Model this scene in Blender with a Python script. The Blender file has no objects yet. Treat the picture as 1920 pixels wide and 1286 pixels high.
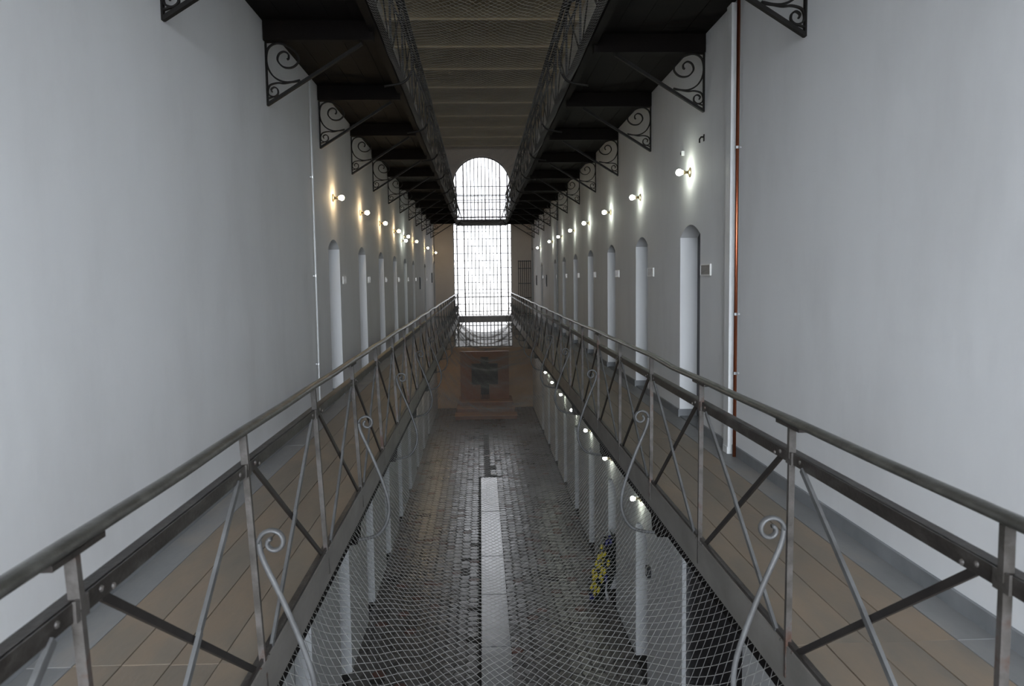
import bpy, math, random
from mathutils import Vector, Matrix
random.seed(7)
PI = math.pi
C = bpy.context.scene.collection
S = bpy.context.scene

# ------------------------------------------------------------------ camera
CZ = 5.5                        # eye height over the ground floor (ground floor = 0)
F = 1480.0                      # focal length in pixels of a 1920 px wide frame
cam_d = bpy.data.cameras.new('camera')
cam = bpy.data.objects.new('camera', cam_d)
C.objects.link(cam)
cam_d.sensor_width = 36.0
cam_d.lens = F / 1920.0 * 36.0
cam_d.clip_start = 0.05
cam_d.clip_end = 300
yc = Vector(((900 - 960) / F, (643 - 522) / F, -1.0)).normalized()
roll = 0.013
xc = Vector((1.0, roll, 0.0))
xc = (xc - yc * xc.dot(yc)).normalized()
zc = xc.cross(yc)
M = Matrix((xc, yc, zc)).transposed()      # world -> camera
cam.matrix_world = Matrix.Translation((0, 0, CZ)) @ M.transposed().to_4x4()
cam_d.dof.use_dof = True
cam_d.dof.focus_distance = 8.0
cam_d.dof.aperture_fstop = 5.0
S.camera = cam

# ------------------------------------------------------------------ sky, exposure
SKY = 21.5
w = bpy.data.worlds.new('sky')
S.world = w
w.use_nodes = True
nt = w.node_tree
bg = nt.nodes['Background']
tc = nt.nodes.new('ShaderNodeTexCoord')
sx = nt.nodes.new('ShaderNodeSeparateXYZ')
rp = nt.nodes.new('ShaderNodeValToRGB')
mp = nt.nodes.new('ShaderNodeMapRange')
mp.inputs[1].default_value = -1
mp.inputs[2].default_value = 1
nt.links.new(tc.outputs['Generated'], sx.inputs[0])
nt.links.new(sx.outputs['Z'], mp.inputs[0])
nt.links.new(mp.outputs[0], rp.inputs[0])
nt.links.new(rp.outputs[0], bg.inputs[0])
e = rp.color_ramp.elements
e[0].position = 0.47
e[0].color = (0.55, 0.57, 0.60, 1)
e[1].position = 0.53
e[1].color = (0.89, 0.96, 1.07, 1)
bg.inputs[1].default_value = SKY
S.view_settings.view_transform = 'Standard'
S.view_settings.look = 'None'
S.view_settings.gamma = 1.0
S.view_settings.use_curve_mapping = False
S.view_settings.exposure = 0.16
try:
    cy = S.cycles
    cy.max_bounces = 10
    cy.diffuse_bounces = 6
    cy.glossy_bounces = 4
    cy.transparent_max_bounces = 16
    cy.caustics_reflective = False
    cy.caustics_refractive = False
    cy.sample_clamp_indirect = 8.0
    cy.use_denoising = True
    cy.use_light_tree = True
except Exception:
    pass

# dimensions (metres; X right, Y along the hall away from the camera, Z up)
XL, XR = -1.88, 2.18            # side walls
Y0, Y1 = -4.2, 33.4             # window walls at either end
GF = 3.95                       # gallery floor
UF = 7.83                       # upper gallery floor
CEIL = 10.85
WX = 0.125                      # window centre
WR = 1.23                       # window half width / arch radius
WSILL, WSPR = 2.58, 9.36
LB, RB = -0.89, 1.24            # gallery edges
LU, RU = -0.87, 1.07            # upper gallery edges


BX0, BX1, BZ0, BZ1 = -1.80, 2.10, 2.7, 10.6      # glazed screen behind the camera


def portal(y, facing, x0, x1, z0, z1):
    d = bpy.data.lights.new('window_daylight', 'AREA')
    d.shape = 'RECTANGLE'
    d.size = x1 - x0
    d.size_y = z1 - z0
    d.cycles.is_portal = True
    o = bpy.data.objects.new('window_daylight', d)
    C.objects.link(o)
    o.location = ((x0 + x1) / 2, y, (z0 + z1) / 2)
    o.rotation_euler = (PI / 2 * facing, 0, 0)
    return o


portal(Y1 + 0.5, -1, WX - WR, WX + WR, WSILL, WSPR + WR)
portal(Y0 - 0.5, 1, BX0, BX1, BZ0, BZ1)


# ------------------------------------------------------------------ helpers
class MB:
    def __init__(self):
        self.v, self.f = [], []

    def add(self, vs, fs):
        n = len(self.v)
        self.v += [tuple(p) for p in vs]
        self.f += [tuple(i + n for i in f) for f in fs]
        return self

    def quad(self, a, b, c, d):
        return self.add([a, b, c, d], [(0, 1, 2, 3)])

    def box(self, x0, x1, y0, y1, z0, z1, ch=0.0):
        if ch <= 0:
            vs = [(x, y, z) for z in (z0, z1) for y in (y0, y1) for x in (x0, x1)]
            return self.add(vs, [(0, 2, 3, 1), (4, 5, 7, 6), (0, 1, 5, 4), (2, 6, 7, 3), (0, 4, 6, 2), (1, 3, 7, 5)])
        # chamfered top edges
        vs = [(x0, y0, z0), (x1, y0, z0), (x1, y1, z0), (x0, y1, z0),
              (x0, y0, z1 - ch), (x1, y0, z1 - ch), (x1, y1, z1 - ch), (x0, y1, z1 - ch),
              (x0 + ch, y0 + ch, z1), (x1 - ch, y0 + ch, z1), (x1 - ch, y1 - ch, z1), (x0 + ch, y1 - ch, z1)]
        fs = [(3, 2, 1, 0), (8, 9, 10, 11)]
        for i in range(4):
            j = (i + 1) % 4
            fs += [(i, j, j + 4, i + 4), (i + 4, j + 4, j + 8, i + 8)]
        return self.add(vs, fs)

    def bar(self, p, q, a, b, up=(1, 0, 0)):
        """rectangular bar p->q; a = size along 'up', b = size across"""
        p, q, up = Vector(p), Vector(q), Vector(up)
        d = (q - p).normalized()
        u = (up - d * up.dot(d)).normalized() * (a / 2)
        s = d.cross(u).normalized() * (b / 2)
        vs = [c + su * u + ss * s for c in (p, q) for su, ss in ((-1, -1), (1, -1), (1, 1), (-1, 1))]
        return self.add(vs, [(3, 2, 1, 0), (4, 5, 6, 7), (0, 1, 5, 4), (1, 2, 6, 5), (2, 3, 7, 6), (3, 0, 4, 7)])

    def tube(self, pts, r, n=8, up=(0, 1, 0), squash=1.0, rs=None, caps=True):
        pts = [Vector(p) for p in pts]
        up = Vector(up)
        base = len(self.v)
        for i, p in enumerate(pts):
            d = pts[min(i + 1, len(pts) - 1)] - pts[max(i - 1, 0)]
            d.normalize()
            u = up - d * up.dot(d)
            if u.length < 1e-4:
                u = Vector((0, 0, 1)) - d * d.z
            u.normalize()
            s = d.cross(u)
            rr = rs[i] if rs else r
            for k in range(n):
                t = 2 * PI * k / n
                self.v.append(tuple(p + u * (rr * math.cos(t)) + s * (rr * squash * math.sin(t))))
        for i in range(len(pts) - 1):
            for k in range(n):
                a = base + i * n + k
                b = base + i * n + (k + 1) % n
                self.f.append((a, b, b + n, a + n))
        if caps:
            self.f.append(tuple(base + k for k in reversed(range(n))))
            e = base + (len(pts) - 1) * n
            self.f.append(tuple(e + k for k in range(n)))
        return self

    def ribbon(self, pts, t, y0, y1):
        """strip that follows pts (x, z), t thick in the plane, from y0 to y1"""
        P = [Vector((p[0], p[1])) for p in pts]
        base = len(self.v)
        n = len(P)
        for i, p in enumerate(P):
            d = (P[min(i + 1, n - 1)] - P[max(i - 1, 0)]).normalized()
            m = Vector((-d.y, d.x)) * (t / 2)
            for (q, y) in ((p - m, y0), (p + m, y0), (p + m, y1), (p - m, y1)):
                self.v.append((q.x, y, q.y))
        for i in range(n - 1):
            a = base + 4 * i
            for k in range(4):
                l = (k + 1) % 4
                self.f.append((a + k, a + 4 + k, a + 4 + l, a + l))
        self.f.append((base, base + 1, base + 2, base + 3))
        e = base + 4 * (n - 1)
        self.f.append((e + 3, e + 2, e + 1, e))
        return self

    def lathe(self, prof, n, origin, axis):
        """prof: (distance along axis, radius)"""
        o, ax = Vector(origin), Vector(axis).normalized()
        u = ax.orthogonal().normalized()
        s = ax.cross(u)
        base = len(self.v)
        for (t, r) in prof:
            for k in range(n):
                a = 2 * PI * k / n
                self.v.append(tuple(o + ax * t + (u * math.cos(a) + s * math.sin(a)) * r))
        for i in range(len(prof) - 1):
            for k in range(n):
                a, b = base + i * n + k, base + i * n + (k + 1) % n
                self.f.append((a, b, b + n, a + n))
        self.f.append(tuple(base + k for k in reversed(range(n))))
        e = base + (len(prof) - 1) * n
        self.f.append(tuple(e + k for k in range(n)))
        return self

    def mesh(self, name, mat, smooth=False):
        me = bpy.data.meshes.new(name)
        me.from_pydata(self.v, [], self.f)
        if mat:
            me.materials.append(mat)
        if smooth:
            me.polygons.foreach_set('use_smooth', [True] * len(me.polygons))
        me.update()
        return me

    def build(self, name, mat, parent=None, smooth=False, kind=None):
        return obj(name, self.mesh(name, mat, smooth), parent, kind)


def obj(name, me, parent=None, kind=None):
    o = bpy.data.objects.new(name, me)
    C.objects.link(o)
    if parent is not None:
        o.parent = parent
        l = parent.location
        if l.length > 0 and not o.get('keep'):
            pass
    if kind:
        o['kind'] = kind
    return o


def thing(name, label, cat, loc=(0, 0, 0), group=None):
    o = bpy.data.objects.new(name, None)
    o.empty_display_size = 0.1
    C.objects.link(o)
    o.location = loc
    o['label'] = label
    o['category'] = cat
    if group:
        o['group'] = group
    return o


def tag(o, label, cat, group=None):
    o['label'] = label
    o['category'] = cat
    if group:
        o['group'] = group
    return o


def copy_tree(o, parent=None):
    c = o.copy()
    C.objects.link(c)
    c.parent = parent
    for ch in list(o.children):
        copy_tree(ch, c)
    return c


def smooth_pts(pts, n=6):
    """Catmull-Rom through pts"""
    P = [Vector(p) for p in pts]
    out = []
    for i in range(len(P) - 1):
        a, b, c, d = P[max(i - 1, 0)], P[i], P[i + 1], P[min(i + 2, len(P) - 1)]
        for k in range(n):
            t = k / n
            out.append(0.5 * ((2 * b) + (c - a) * t + (2 * a - 5 * b + 4 * c - d) * t * t + (3 * b - a - 3 * c + d) * t ** 3))
    out.append(P[-1])
    return out


ORD = ['first', 'second', 'third', 'fourth', 'fifth', 'sixth', 'seventh', 'eighth', 'ninth', 'tenth', 'eleventh', 'twelfth', 'thirteenth', 'fourteenth']


# ------------------------------------------------------------------ materials
def lin(c):
    return tuple(((x / 12.92) if x <= 0.04045 else ((x + 0.055) / 1.055) ** 2.4) for x in c) + (1,)


def mat(name, stops, rough=0.6, metal=0.0, scale=4.0, detail=6.0, stretch=(1, 1, 1), bump=0.0, bscale=40.0, rnd=0.0,
        spec=0.5, rough_var=0.0, coord='Object'):
    """stops = [(pos, linear rgb)] run through a noise; rnd = brightness spread from object to object"""
    m = bpy.data.materials.new(name)
    m.use_nodes = True
    nt = m.node_tree
    N, L = nt.nodes, nt.links
    b = N['Principled BSDF']
    b.inputs['Roughness'].default_value = rough
    b.inputs['Metallic'].default_value = metal
    b.inputs['Specular IOR Level'].default_value = spec
    tc = N.new('ShaderNodeTexCoord')
    mp = N.new('ShaderNodeMapping')
    mp.inputs['Scale'].default_value = stretch
    L.new(tc.outputs[coord], mp.inputs[0])
    nz = N.new('ShaderNodeTexNoise')
    nz.inputs['Scale'].default_value = scale
    nz.inputs['Detail'].default_value = detail
    nz.inputs['Roughness'].default_value = 0.62
    if rnd > 0:
        nz.noise_dimensions = '4D'
        oi = N.new('ShaderNodeObjectInfo')
        mu = N.new('ShaderNodeMath')
        mu.operation = 'MULTIPLY'
        mu.inputs[1].default_value = 37.0
        L.new(oi.outputs['Random'], mu.inputs[0])
        L.new(mu.outputs[0], nz.inputs['W'])
    L.new(mp.outputs[0], nz.inputs['Vector'])
    rp = N.new('ShaderNodeValToRGB')
    el = rp.color_ramp.elements
    while len(el) < len(stops):
        el.new(0.5)
    for i, (p, c) in enumerate(stops):
        el[i].position = p
        el[i].color = tuple(c) + (1,)
    L.new(nz.outputs['Fac'], rp.inputs[0])
    out = rp.outputs[0]
    if rnd > 0:
        mr = N.new('ShaderNodeMapRange')
        mr.inputs[3].default_value = 1 - rnd
        mr.inputs[4].default_value = 1 + rnd
        L.new(oi.outputs['Random'], mr.inputs[0])
        hv = N.new('ShaderNodeHueSaturation')
        L.new(mr.outputs[0], hv.inputs['Value'])
        L.new(out, hv.inputs['Color'])
        out = hv.outputs[0]
    L.new(out, b.inputs['Base Color'])
    if rough_var > 0:
        mr2 = N.new('ShaderNodeMapRange')
        mr2.inputs[3].default_value = rough - rough_var
        mr2.inputs[4].default_value = rough + rough_var
        L.new(nz.outputs['Fac'], mr2.inputs[0])
        L.new(mr2.outputs[0], b.inputs['Roughness'])
    if bump > 0:
        n2 = N.new('ShaderNodeTexNoise')
        n2.inputs['Scale'].default_value = bscale
        n2.inputs['Detail'].default_value = 5
        L.new(mp.outputs[0], n2.inputs['Vector'])
        bp = N.new('ShaderNodeBump')
        bp.inputs['Strength'].default_value = bump
        bp.inputs['Distance'].default_value = 0.02
        L.new(n2.outputs['Fac'], bp.inputs['Height'])
        L.new(bp.outputs[0], b.inputs['Normal'])
    return m


def emit_mat(name, col, strength):
    m = bpy.data.materials.new(name)
    m.use_nodes = True
    b = m.node_tree.nodes['Principled BSDF']
    b.inputs['Base Color'].default_value = (0.8, 0.8, 0.8, 1)
    b.inputs['Emission Color'].default_value = tuple(col) + (1,)
    b.inputs['Emission Strength'].default_value = strength
    return m


def glass_mat(name, tint):
    m = bpy.data.materials.new(name)
    m.use_nodes = True
    nt = m.node_tree
    N, L = nt.nodes, nt.links
    for n in list(N):
        if n.type != 'OUTPUT_MATERIAL':
            N.remove(n)
    o = [n for n in N if n.type == 'OUTPUT_MATERIAL'][0]
    t = N.new('ShaderNodeBsdfTransparent')
    t.inputs[0].default_value = tint + (1,)
    g = N.new('ShaderNodeBsdfGlossy')
    g.inputs['Roughness'].default_value = 0.03
    fr = N.new('ShaderNodeFresnel')
    fr.inputs[0].default_value = 1.45
    mx = N.new('ShaderNodeMixShader')
    L.new(fr.outputs[0], mx.inputs[0])
    L.new(t.outputs[0], mx.inputs[1])
    L.new(g.outputs[0], mx.inputs[2])
    L.new(mx.outputs[0], o.inputs[0])
    return m


MT = {}
MT['plaster'] = mat('white_plaster', [(0.3, (0.71, 0.705, 0.70)), (0.52, (0.78, 0.778, 0.775)), (0.75, (0.81, 0.81, 0.81))],
                    rough=0.75, scale=0.9, stretch=(1, 1, 0.45), bump=0.12, bscale=9.0, spec=0.25)
MT['beige'] = mat('beige_plaster', [(0.3, (0.72, 0.63, 0.54)), (0.7, (0.80, 0.71, 0.62))], rough=0.85, scale=1.2, bump=0.1, bscale=12, spec=0.2)
MT['tan'] = mat('tan_plaster', [(0.3, (0.58, 0.38, 0.22)), (0.7, (0.68, 0.46, 0.28))], rough=0.85, scale=1.4, bump=0.1, bscale=12, spec=0.2)
MT['ceiling'] = mat('ceiling_limewash', [(0.3, (0.54, 0.44, 0.28)), (0.7, (0.64, 0.54, 0.36))], rough=0.9, scale=1.5, bump=0.08, bscale=8, spec=0.1)
MT['skirt'] = mat('grey_skirting_paint', [(0.3, (0.17, 0.175, 0.18)), (0.7, (0.25, 0.255, 0.26))], rough=0.55, scale=3)
MT['plank'] = mat('worn_painted_boards', [(0.28, (0.1611, 0.1395, 0.1135)), (0.45, (0.2034, 0.1656, 0.1267)), (0.62, (0.2529, 0.1881, 0.1320)), (0.8, (0.2223, 0.1917, 0.1540))],
                  rough=0.5, scale=1.6, stretch=(2.2, 0.8, 1), bump=0.08, bscale=18, rnd=0.07, spec=0.4)
MT['plankgrey'] = mat('grey_painted_boards', [(0.3, (0.171, 0.171, 0.171)), (0.55, (0.225, 0.221, 0.216)), (0.78, (0.297, 0.261, 0.225))],
                      rough=0.5, scale=1.8, stretch=(2.0, 0.8, 1), bump=0.08, bscale=18, rnd=0.06, spec=0.4)
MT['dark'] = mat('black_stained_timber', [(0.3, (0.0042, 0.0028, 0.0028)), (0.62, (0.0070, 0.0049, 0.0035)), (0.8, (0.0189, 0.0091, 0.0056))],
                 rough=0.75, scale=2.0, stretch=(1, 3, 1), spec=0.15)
MT['beam'] = mat('grey_brown_steel', [(0.3, (0.153, 0.140, 0.126)), (0.55, (0.207, 0.189, 0.171)), (0.75, (0.252, 0.234, 0.216))],
                 rough=0.45, scale=5, stretch=(1, 0.5, 1), spec=0.5)
MT['iron'] = mat('worn_dark_iron', [(0.25, (0.0184, 0.0152, 0.0144)), (0.5, (0.0392, 0.0320, 0.0272)), (0.66, (0.0784, 0.0704, 0.0624)), (0.8, (0.1144, 0.1096, 0.1016))],
                 rough=0.42, metal=0.25, scale=9, stretch=(1.5, 0.7, 1.5), spec=0.5, bump=0.1, bscale=60)
MT['rail'] = mat('worn_handrail_iron', [(0.25, (0.040, 0.038, 0.032)), (0.5, (0.080, 0.076, 0.066)), (0.7, (0.136, 0.132, 0.116)), (0.85, (0.088, 0.056, 0.040))],
                 rough=0.35, metal=0.3, scale=16, stretch=(1.5, 0.6, 1.5), spec=0.6, bump=0.1, bscale=60)
MT['post'] = mat('rusty_grey_post_iron', [(0.3, (0.0279, 0.0238, 0.0204)), (0.42, (0.0558, 0.0484, 0.0408)), (0.54, (0.1008, 0.0898, 0.0816)), (0.63, (0.0729, 0.0334, 0.0204)), (0.74, (0.0891, 0.0818, 0.0714))],
                 rough=0.5, metal=0.15, scale=6, rnd=0.12, spec=0.4, bump=0.12, bscale=70)
MT['lightbar'] = mat('pale_grey_bar', [(0.3, (0.075, 0.072, 0.070)), (0.55, (0.116, 0.115, 0.113)), (0.75, (0.157, 0.155, 0.154))],
                     rough=0.45, metal=0.1, scale=7, rnd=0.10, spec=0.5, bump=0.1, bscale=70)
MT['darkbar'] = mat('dark_brown_bar', [(0.3, (0.0168, 0.0133, 0.0126)), (0.55, (0.0294, 0.0238, 0.0210)), (0.8, (0.0504, 0.0420, 0.0378))],
                    rough=0.45, metal=0.2, scale=7, rnd=0.12, spec=0.5)
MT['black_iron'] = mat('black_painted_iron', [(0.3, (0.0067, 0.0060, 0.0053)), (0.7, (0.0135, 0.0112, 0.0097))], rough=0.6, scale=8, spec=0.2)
MT['net'] = mat('galvanised_wire', [(0.3, (0.2112, 0.2024, 0.1892)), (0.7, (0.2992, 0.2904, 0.2728))], rough=0.5, metal=0.2, scale=3)
MT['tile'] = mat('worn_hexagonal_tile', [(0.25, (0.057, 0.054, 0.053)), (0.5, (0.098, 0.089, 0.084)), (0.64, (0.161, 0.150, 0.142)), (0.8, (0.149, 0.070, 0.054))],
                 rough=0.29, scale=1.1, detail=4, bump=0.10, bscale=30, rnd=0.25, spec=0.85, rough_var=0.10)
MT['tile_red'] = mat('worn_red_tile', [(0.3, (0.10, 0.048, 0.038)), (0.7, (0.16, 0.065, 0.05))], rough=0.4, scale=3, rnd=0.2, bump=0.1, bscale=30)
MT['tile_black'] = mat('blackened_tile', [(0.3, (0.02, 0.018, 0.016)), (0.7, (0.035, 0.03, 0.028))], rough=0.6, scale=3, rnd=0.2)
MT['grout'] = mat('dark_floor_bed', [(0.3, (0.020, 0.018, 0.016)), (0.7, (0.04, 0.036, 0.032))], rough=0.85, scale=3)
MT['slab'] = mat('smooth_cement_slab', [(0.3, (0.213, 0.210, 0.208)), (0.5, (0.275, 0.273, 0.273)), (0.72, (0.338, 0.337, 0.338))],
                 rough=0.19, scale=2.2, rnd=0.08, bump=0.04, bscale=40, spec=0.9, rough_var=0.07)
MT['door'] = mat('dark_cell_door_paint', [(0.3, (0.012, 0.012, 0.016)), (0.7, (0.022, 0.022, 0.028))], rough=0.4, scale=4)
MT['copper'] = mat('copper_pipe', [(0.3, (0.30, 0.085, 0.04)), (0.6, (0.42, 0.13, 0.065)), (0.8, (0.25, 0.07, 0.04))], rough=0.28, metal=0.9, scale=3, stretch=(1, 1, 0.4))
MT['whitepipe'] = mat('white_painted_pipe', [(0.3, (0.66, 0.66, 0.65)), (0.7, (0.76, 0.76, 0.75))], rough=0.45, scale=5)
MT['clip'] = mat('zinc_clip', [(0.3, (0.4, 0.4, 0.4)), (0.7, (0.6, 0.6, 0.6))], rough=0.35, metal=0.8, scale=9)
MT['brass'] = mat('brass_lamp_holder', [(0.3, (0.34, 0.27, 0.16)), (0.7, (0.48, 0.40, 0.26))], rough=0.35, metal=0.7, scale=20)
MT['plate'] = mat('bright_reflection_plate', [(0.3, (0.80, 0.79, 0.76)), (0.7, (0.86, 0.85, 0.82))], rough=0.35, scale=12)  # bright reflection on the metal plates put into the colour
MT['plate_dark'] = mat('dark_reflection_plate', [(0.35, (0.10, 0.10, 0.10)), (0.5, (0.16, 0.16, 0.155)), (0.65, (0.09, 0.09, 0.09))], rough=0.3, metal=0.5, scale=14, stretch=(1, 0.3, 3))  # the same plates where they reflect dark, reflection put into the colour
MT['box_dark'] = mat('black_box', [(0.3, (0.02, 0.02, 0.022)), (0.7, (0.03, 0.03, 0.032))], rough=0.5, scale=6)
MT['panelwood'] = mat('brown_monument_wood', [(0.3, (0.21, 0.082, 0.037)), (0.55, (0.27, 0.105, 0.047)), (0.8, (0.19, 0.074, 0.033))], rough=0.55, scale=3, stretch=(3, 1, 0.6))
MT['cross'] = mat('blackened_cross_wood', [(0.3, (0.006, 0.005, 0.004)), (0.7, (0.010, 0.008, 0.007))], rough=0.6, scale=3)
MT['step'] = mat('brown_step_boards', [(0.3, (0.459, 0.216, 0.101)), (0.6, (0.567, 0.284, 0.135)), (0.8, (0.405, 0.176, 0.081))], rough=0.5, scale=2, stretch=(0.6, 3, 1), rnd=0.06)
MT['leaf'] = mat('dark_wreath_foliage', [(0.3, (0.0070, 0.0098, 0.0084)), (0.7, (0.0140, 0.0210, 0.0154))], rough=0.6, scale=9)
MT['yellow'] = mat('yellow_petals', [(0.3, (0.62, 0.50, 0.03)), (0.7, (0.80, 0.66, 0.06))], rough=0.6, scale=9, rnd=0.1)
MT['blue'] = mat('blue_petals', [(0.3, (0.018, 0.018, 0.15)), (0.7, (0.03, 0.035, 0.24))], rough=0.6, scale=9, rnd=0.15)
MT['ribbon'] = mat('white_ribbon', [(0.3, (0.7, 0.7, 0.7)), (0.7, (0.8, 0.8, 0.8))], rough=0.5, scale=9)
MT['window_iron'] = mat('window_bar_iron', [(0.3, (0.06, 0.055, 0.05)), (0.7, (0.11, 0.10, 0.09))], rough=0.5, scale=6)
MT['glass'] = glass_mat('clear_window_glass', (0.97, 0.98, 0.98))
MT['dimming_glass'] = glass_mat('dimming_window_glass', (0.46, 0.45, 0.44))  # tint only cuts the daylight coming through the far window
MT['outground'] = mat('pale_yard_gravel', [(0.3, (0.19, 0.185, 0.18)), (0.7, (0.25, 0.245, 0.235))], rough=0.9, scale=2)
MT['outroof'] = mat('slate_outbuilding', [(0.3, (0.07, 0.07, 0.07)), (0.7, (0.11, 0.11, 0.105))], rough=0.8, scale=2)
MT['bulb_warm'] = emit_mat('lit_warm_bulb', (1.0, 0.74, 0.42), 85.0)
MT['bulb_cool'] = emit_mat('lit_cool_bulb', (0.93, 1.0, 0.86), 70.0)

# ------------------------------------------------------------------ side walls with arched door openings
DW, DSPR, DRISE = 0.78, 1.96, 0.115       # door width, springing height, rise of the arch
R_NEAR = [7.77 + 2.46 * k for k in range(7)] + [7.77 + 2.46 * 8]
L_NEAR = [9.97 + 2.44 * k for k in range(6)] + [26.9]
LOW_R = [7.77 + 2.46 * k for k in range(1, 9)]
LOW_L = [7.53 + 2.44 * k for k in range(9)]
DEPTH = 0.19


def arch(y0, y1, zs, rise, n=8):
    pts = []
    for i in range(n + 1):
        t = i / n
        pts.append((y0 + (y1 - y0) * t, zs + rise * (1 - (2 * t - 1) ** 2)))
    return pts


def side_wall(name, xw, out, storeys):
    """out = +1 when the wall's body lies towards +X"""
    m = MB()

    def Q(pts):                       # pts in (y, z) on the wall face
        vs = [(xw, y, z) for y, z in pts]
        m.add(vs if out < 0 else vs[::-1], [tuple(range(len(vs)))])

    for (z0, z1, ops) in storeys:
        y = Y0 - 0.4
        for (a, b, zs, rise) in sorted(ops):
            Q([(y, z0), (a, z0), (a, z1), (y, z1)])
            ar = arch(a, b, zs, rise)
            for i in range(len(ar) - 1):
                (ya, za), (yb, zb) = ar[i], ar[i + 1]
                Q([(ya, za), (yb, zb), (yb, z1), (ya, z1)])
                vs = [(xw, ya, za), (xw, yb, zb), (xw + out * 0.32, yb, zb), (xw + out * 0.32, ya, za)]
                m.add(vs if out > 0 else vs[::-1], [(0, 1, 2, 3)])
            for yy, flip in ((a, 1), (b, -1)):
                vs = [(xw, yy, z0), (xw, yy, zs), (xw + out * 0.32, yy, zs), (xw + out * 0.32, yy, z0)]
                m.add(vs if out * flip > 0 else vs[::-1], [(0, 1, 2, 3)])
            y = b
        Q([(y, z0), (Y1 + 0.4, z0), (Y1 + 0.4, z1), (y, z1)])
    # back of the wall
    m.box(xw + out * 0.32, xw + out * 0.62, Y0 - 0.4, Y1 + 0.4, -0.3, CEIL + 0.3)
    return m.build(name, MT['plaster'], kind='structure')


def ops(near, base):
    return [(a, a + DW, base + DSPR, DRISE) for a in near]


side_wall('wall_left', XL, -1, [(-0.1, GF, ops(LOW_L, 0.0)), (GF, UF - 0.05, ops(L_NEAR, GF) + [(32.45, 33.3, GF + 2.2, 0.08)]), (UF - 0.05, CEIL + 0.1, [])])
side_wall('wall_right', XR, 1, [(-0.1, GF, ops(LOW_R, 0.0) + [(6.4, 8.4, 2.5, 0.12)]), (GF, UF - 0.05, ops(R_NEAR, GF) + [(32.3, 33.3, GF + 2.7, 0.08)]), (UF - 0.05, CEIL + 0.1, [])])

dn = [0]


def cell_door(xw, out, a, base, wdt=DW, spr=DSPR, rise=DRISE, dep=DEPTH):
    dn[0] += 1
    x0, x1 = sorted((xw + out * dep, xw + out * (dep + 0.06)))
    m = MB()
    ar = arch(a - 0.005, a + wdt + 0.005, base + spr, rise)
    ring = [(a - 0.005, base)] + ar + [(a + wdt + 0.005, base)]
    n = len(ring)
    vs = [(x0, y, z) for y, z in ring] + [(x1, y, z) for y, z in ring]
    m.add(vs, [tuple(range(n)), tuple(range(2 * n - 1, n - 1, -1))] + [(i, i + n, (i + 1) % n + n, (i + 1) % n) for i in range(n)])
    d = m.build('door_%d' % dn[0], MT['door'], kind='structure')
    xf = xw + out * dep
    h = MB().box(*sorted((xf, xf - out * 0.02)), a + wdt / 2 - 0.12, a + wdt / 2 + 0.12, base + 1.42, base + 1.64)
    h.build('hatch', MT['box_dark'], d)
    b = MB().box(*sorted((xf, xf - out * 0.025)), a + 0.06, a + 0.34, base + 1.08, base + 1.12)
    b.box(*sorted((xf, xf - out * 0.035)), a + 0.12, a + 0.15, base + 1.05, base + 1.15)
    b.build('bolt', MT['clip'], d)


for a in R_NEAR:
    cell_door(XR, 1, a, GF)
for a in L_NEAR:
    cell_door(XL, -1, a, GF)
for a in LOW_R:
    cell_door(XR, 1, a, 0)
cell_door(XR, 1, 6.4, 0, 2.0, 2.5, 0.12, 0.045)  # wide dark opening; the near-flush black leaf stands for its shaded interior
for a in LOW_L:
    cell_door(XL, -1, a, 0)
cell_door(XL, -1, 32.45, GF, 0.85, 2.2, 0.08)
cell_door(XR, 1, 32.3, GF, 1.0, 2.7, 0.08)


# ------------------------------------------------------------------ end walls with a tall arched window
def end_wall(name, y, facing, lower, upper):
    """facing -1: seen from smaller Y"""
    n = 24
    objs = []
    th = 0.6
    yb = y - facing * th

    def face(m, pts):
        vs = [(x, y, z) for x, z in pts]
        m.add(vs if facing < 0 else vs[::-1], [tuple(range(len(pts)))])

    def rev(m, p, q):
        vs = [(p[0], y, p[1]), (q[0], y, q[1]), (q[0], yb, q[1]), (p[0], yb, p[1])]
        m.add(vs, [(0, 1, 2, 3)])

    xa, xb = XL - 0.1, XR + 0.1
    m = MB()
    face(m, [(xa, -0.1), (xb, -0.1), (xb, WSILL), (xa, WSILL)])
    m.box(XL - 0.6, XR + 0.6, *sorted((yb, yb - facing * 0.02)), -0.3, WSILL)
    rev(m, (WX - WR, WSILL), (WX + WR, WSILL))
    wl = m.build(name, MT[lower], kind='structure')
    m = MB()
    face(m, [(xa, WSILL), (WX - WR, WSILL), (WX - WR, WSPR), (xa, WSPR)])
    face(m, [(WX + WR, WSILL), (xb, WSILL), (xb, WSPR), (WX + WR, WSPR)])
    rev(m, (WX - WR, WSILL), (WX - WR, WSPR))
    rev(m, (WX + WR, WSILL), (WX + WR, WSPR))
    arc = [(WX - WR * math.cos(PI * i / n), WSPR + WR * math.sin(PI * i / n)) for i in range(n + 1)]
    top = CEIL + 0.2
    face(m, [(xa, WSPR), (WX - WR, WSPR), (WX - WR, top), (xa, top)])
    face(m, [(WX + WR, WSPR), (xb, WSPR), (xb, top), (WX + WR, top)])
    for i in range(n):
        face(m, [arc[i], arc[i + 1], (arc[i + 1][0], top), (arc[i][0], top)])
        rev(m, arc[i], arc[i + 1])
    m.box(XL - 0.6, WX - WR, *sorted((yb, yb - facing * 0.02)), WSILL, top)
    m.box(WX + WR, XR + 0.6, *sorted((yb, yb - facing * 0.02)), WSILL, top)
    for i in range(n):
        a, b = arc[i], arc[i + 1]
        m.add([(a[0], yb, a[1]), (b[0], yb, b[1]), (b[0], yb, top), (a[0], yb, top)], [(0, 1, 2, 3)])
    m.build('upper_plaster', MT[upper], wl)
    return wl


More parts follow.
